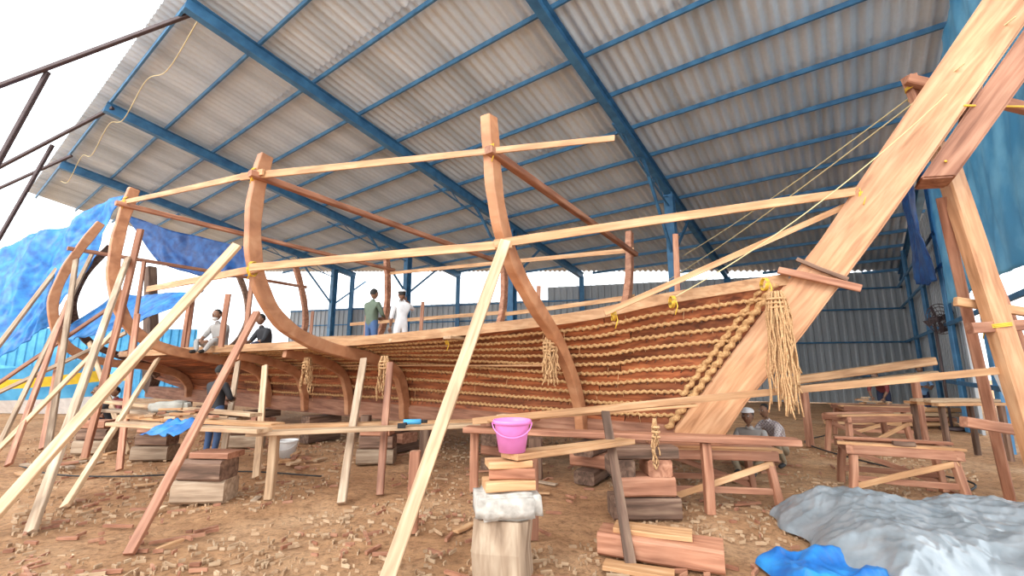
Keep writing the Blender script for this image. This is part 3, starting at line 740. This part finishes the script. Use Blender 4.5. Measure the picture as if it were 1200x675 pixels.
BASE={'pelvis':(0,0,.93),'spine':(0,.0,1.12),'chest':(0,.01,1.30),'neck':(0,0,1.44),'ntop':(0,.02,1.52),
 'shL':(-.18,0,1.38),'elL':(-.24,-.03,1.11),'wrL':(-.22,.08,.87),'shR':(.18,0,1.38),'elR':(.24,-.03,1.11),'wrR':(.22,.08,.87),
 'hipL':(-.09,0,.88),'knL':(-.10,.02,.49),'anL':(-.10,-.02,.09),'toL':(-.12,.14,.045),'hipR':(.09,0,.88),'knR':(.10,.02,.49),'anR':(.10,-.02,.09),'toR':(.12,.14,.045)}
RAD={'pelvis':.145,'spine':.125,'chest':.145,'neck':.062,'ntop':.052,'shL':.075,'elL':.048,'wrL':.032,'shR':.075,'elR':.048,'wrR':.032,'hipL':.095,'knL':.065,'anL':.045,'toL':.036,'hipR':.095,'knR':.065,'anR':.045,'toR':.036}
BON=[('pelvis','spine','S'),('spine','chest','S'),('chest','neck','S'),('neck','ntop','K'),('chest','shL','S'),('shL','elL','A'),('elL','wrL','F'),('chest','shR','S'),('shR','elR','A'),('elR','wrR','F'),
 ('pelvis','hipL','P'),('hipL','knL','P'),('knL','anL','Q'),('anL','toL','O'),('pelvis','hipR','P'),('hipR','knR','P'),('knR','anR','Q'),('anR','toR','O')]
def person(name,loc,yaw,pose,shirt,pants,hat=None,beard=False,long_sleeve=False,look=0.0,short=False,scale=1.0,shoes=None):
    J={k:V(v) for k,v in BASE.items()}
    for k,v in pose.items():J[k]=V(v)
    names=list(J);vs=[J[k] for k in names];ed=[(names.index(a),names.index(b)) for a,b,_ in BON]
    bv,bf=skin_mesh(vs,ed,[RAD[k] for k in names])
    mats=[skinm,shirt,pants,hairm,eyem,lipm,shoes or M_black,hat or hairm,beardm]
    lab={'S':1,'K':0,'A':1,'F':1 if long_sleeve else 0,'P':2,'Q':0 if short else 2,'O':6}
    segs=[(J[a],J[b],lab[l],(RAD[a]+RAD[b])/2) for a,b,l in BON]
    mi=[]
    for f in bf:
        c=sum((bv[i] for i in f),V())/len(f);best=9;bi=0
        for a,b,l,r in segs:
            t=max(0,min(1,(c-a).dot(b-a)/(b-a).length_squared));d_=(c-a.lerp(b,t)).length/r
            if d_<best:best=d_;bi=l
        mi.append(bi)
    VS=list(bv);FS=list(bf)
    def add(v,f,m):
        o=len(VS);VS.extend(v);FS.extend([tuple(i+o for i in q) for q in f]);mi.extend([m]*len(f))
    for sd in ('L','R'):
        w=J['wr'+sd];d_=(w-J['el'+sd]).normalized();side=d_.cross(V((0,1,0)) if abs(d_.y)<.8 else V((0,0,1))).normalized();pn=d_.cross(side)
        pv=[w,w+d_*.045,w+d_*.085];pe=[(0,1),(1,2)];pr=[.027,.034,.034]
        for k,(off,ln) in enumerate(((-.030,.060),(-.010,.075),(.010,.070),(.029,.055))):
            b0=len(pv);r0=w+d_*.085+side*off
            pv+=[r0,r0+d_*ln*.5+pn*.008,r0+d_*ln*.85+pn*.03];pe+=[(2,b0),(b0,b0+1),(b0+1,b0+2)];pr+=[.011,.0095,.008]
        b0=len(pv);r0=w+d_*.035-side*.032
        pv+=[r0,r0+d_*.035-side*.022+pn*.01,r0+d_*.06-side*.022+pn*.025];pe+=[(1,b0),(b0,b0+1),(b0+1,b0+2)];pr+=[.014,.011,.009]
        hv,hf=skin_mesh(pv,pe,pr,1);add(hv,hf,0)
    nk=J['ntop'];ax=(nk-J['neck']).normalized();R=Matrix.Rotation(look,4,'X')
    hc=nk+V((0,.02,.115)) if ax.z>.5 else nk+ax*.10+V((0,.02,.04))
    def prim(kind,c,s,m,seg=16,cut=None):
        bm=bmesh.new()
        bmesh.ops.create_uvsphere(bm,u_segments=seg,v_segments=max(8,seg*3//4),radius=1)
        if cut:
            bmesh.ops.delete(bm,geom=[v for v in bm.verts if cut(v.co)],context='VERTS')
        for v in bm.verts:
            q=V((v.co.x*s[0],v.co.y*s[1],v.co.z*s[2]))
            if kind=='head':
                t=max(0,-v.co.z);q.x*=1-.28*t;q.y*=1-.12*t
                if v.co.y>.75:q.y-=.004
            q+=V(c);v.co=hc+(R@q)
        bm.verts.index_update();add([v.co.copy() for v in bm.verts],[tuple(x.index for x in f.verts) for f in bm.faces],m);bm.free()
    prim('head',(0,0,0),(.078,.096,.120),0,20)
    prim('n',(0,.095,-.015),(.013,.022,.024),0,8)
    for s_ in (-1,1):
        prim('e',(s_*.078,-.005,-.005),(.010,.020,.032),0,8);prim('y',(s_*.030,.083,.012),(.014,.008,.008),4,8);prim('p',(s_*.030,.090,.012),(.006,.004,.006),3,8);prim('b',(s_*.031,.086,.032),(.018,.006,.004),3,8)
    prim('m',(0,.084,-.058),(.024,.008,.007),5,8)
    prim('h',(0,-.014,.018),(.086,.100,.114),3,20,lambda c:(c.z<.05 and c.y>-.1) or (c.y>.55 and c.z<.55) or c.z<-.45)
    if hat is not None:
        prim('c',(0,-.005,.075),(.098,.114,.065),7,18,lambda c:c.z<-.2);prim('v',(0,.09,.068),(.065,.05,.008),7,12)
    if beard:prim('d',(0,.035,-.075),(.058,.06,.055),8,14,lambda c:c.z>.35)
    M=Matrix.Translation(V(loc))@Matrix.Rotation(yaw,4,'Z')@Matrix.Scale(scale,4)
    o=obj(name,VS,FS,mats,None,True,M)
    for p,k in zip(o.data.polygons,mi):p.material_index=k
    return o
olive=plain('olive_shirt',(.12,.16,.11));navy=plain('navy_cloth',(.03,.04,.09));denim=plain('denim',(.07,.14,.30));whites=plain('white_uniform',(.82,.82,.82));grey=plain('grey_shirt',(.40,.38,.36));khaki=plain('khaki_trousers',(.30,.24,.16))
blues=plain('light_blue_shirt',(.22,.38,.62));pcap=plain('white_cap',(.85,.85,.85));blk=plain('black_cloth',(.03,.03,.035));redp=plain('maroon_cloth',(.25,.05,.05))
m,nt,b=newmat('checked_shirt');ck=nt.nodes.new('ShaderNodeTexChecker');ck.inputs['Scale'].default_value=30;ck.inputs[1].default_value=(.55,.50,.48,1);ck.inputs[2].default_value=(.28,.22,.24,1)
tcn=nt.nodes.new('ShaderNodeTexCoord');nt.links.new(tcn.outputs['Object'],ck.inputs[0]);nt.links.new(ck.outputs[0],b.inputs['Base Color']);checked=m
arms_fwd={'elL':(-.25,.08,1.14),'wrL':(-.10,.28,1.10),'elR':(.25,.08,1.14),'wrR':(.10,.28,1.12)}
salute={'elR':(.34,.10,1.30),'wrR':(.16,.14,1.52)}
person('visitor_standing',(-2.98,9.40,1.64),-.5,arms_fwd,olive,denim,long_sleeve=True,scale=.92)
person('naval_officer',(-2.33,9.30,1.64),.6,salute,whites,whites,hat=pcap,scale=.90)
squat={'pelvis':(0,-.15,.32),'spine':(0,-.08,.50),'chest':(0,.06,.66),'neck':(0,.14,.80),'ntop':(0,.18,.87),'shL':(-.18,.10,.74),'shR':(.18,.10,.74),
 'elL':(-.26,.28,.50),'wrL':(-.12,.42,.32),'elR':(.26,.28,.50),'wrR':(.12,.42,.34),'hipL':(-.10,-.12,.28),'hipR':(.10,-.12,.28),'knL':(-.20,.24,.50),'knR':(.20,.24,.50),'anL':(-.15,.0,.09),'anR':(.15,.0,.09),'toL':(-.17,.17,.04),'toR':(.17,.17,.04)}
sit={'pelvis':(0,-.05,.12),'spine':(0,-.04,.32),'chest':(0,.03,.50),'neck':(0,.08,.64),'ntop':(0,.11,.72),'shL':(-.18,.04,.58),'shR':(.18,.04,.58),
 'elL':(-.25,.16,.36),'wrL':(-.10,.34,.28),'elR':(.25,.16,.36),'wrR':(.10,.34,.30),'hipL':(-.10,.0,.10),'hipR':(.10,.0,.10),'knL':(-.22,.34,.30),'knR':(.22,.34,.30),'anL':(-.10,.42,.06),'anR':(.10,.42,.06),'toL':(-.12,.56,.04),'toR':(.12,.56,.04)}
bend={'spine':(0,.14,1.06),'chest':(0,.30,1.16),'neck':(0,.42,1.22),'ntop':(0,.49,1.25),'shL':(-.18,.36,1.18),'shR':(.18,.36,1.18),'elL':(-.22,.46,.92),'wrL':(-.14,.58,.72),'elR':(.22,.46,.92),'wrR':(.14,.58,.74)}
person('carpenter_seated_on_ground',(3.78,7.3,0),2.4,sit,grey,khaki,hat=pcap,scale=1.0)
person('carpenter_crouching',(4.32,7.6,0),1.9,squat,checked,khaki,scale=.9)
person('worker_standing',(11.9,13.2,0),2.9,arms_fwd,blues,navy,scale=.93)
person('worker_standing',(11.1,13.6,0),2.2,bend,redp,navy)
person('carpenter_seated',(-6.3,9.6,1.86),2.9,sit,grey,grey,beard=True)
person('carpenter_seated',(-5.5,9.9,1.80),2.6,sit,blk,navy)
person('worker_standing',(-5.15,7.95,0),-.3,arms_fwd,blk,denim,long_sleeve=True,scale=.93)
person('worker_crouching',(-8.7,9.9,0),2.5,squat,blk,navy,scale=1.1)
person('worker_crouching',(-9.9,11.6,0),2.9,squat,redp,navy)
# ---------------------------------------------------------------- light, camera
w=bpy.data.worlds.new('overcast_sky');sc.world=w;w.use_nodes=True
bg=w.node_tree.nodes['Background'];bg.inputs[0].default_value=(.93,.97,1,1);bg.inputs[1].default_value=2.15
sl=bpy.data.lights.new('sun_through_cloud','SUN');sl.energy=1.5;sl.angle=.5;sl.color=(1,.98,.95)
so=bpy.data.objects.new('sun_through_cloud',sl);COL.objects.link(so);so.rotation_euler=V((.45,.75,-.55)).to_track_quat('-Z','Y').to_euler()
cam=bpy.data.cameras.new('camera');cam.sensor_width=36;cam.lens=15.6;cam.clip_end=300
co=bpy.data.objects.new('camera',cam);COL.objects.link(co);co.location=(0,0,1.6);co.rotation_euler=(math.radians(90+10.087),0,0)
sc.camera=co
sc.view_settings.view_transform='Standard';sc.view_settings.exposure=.34
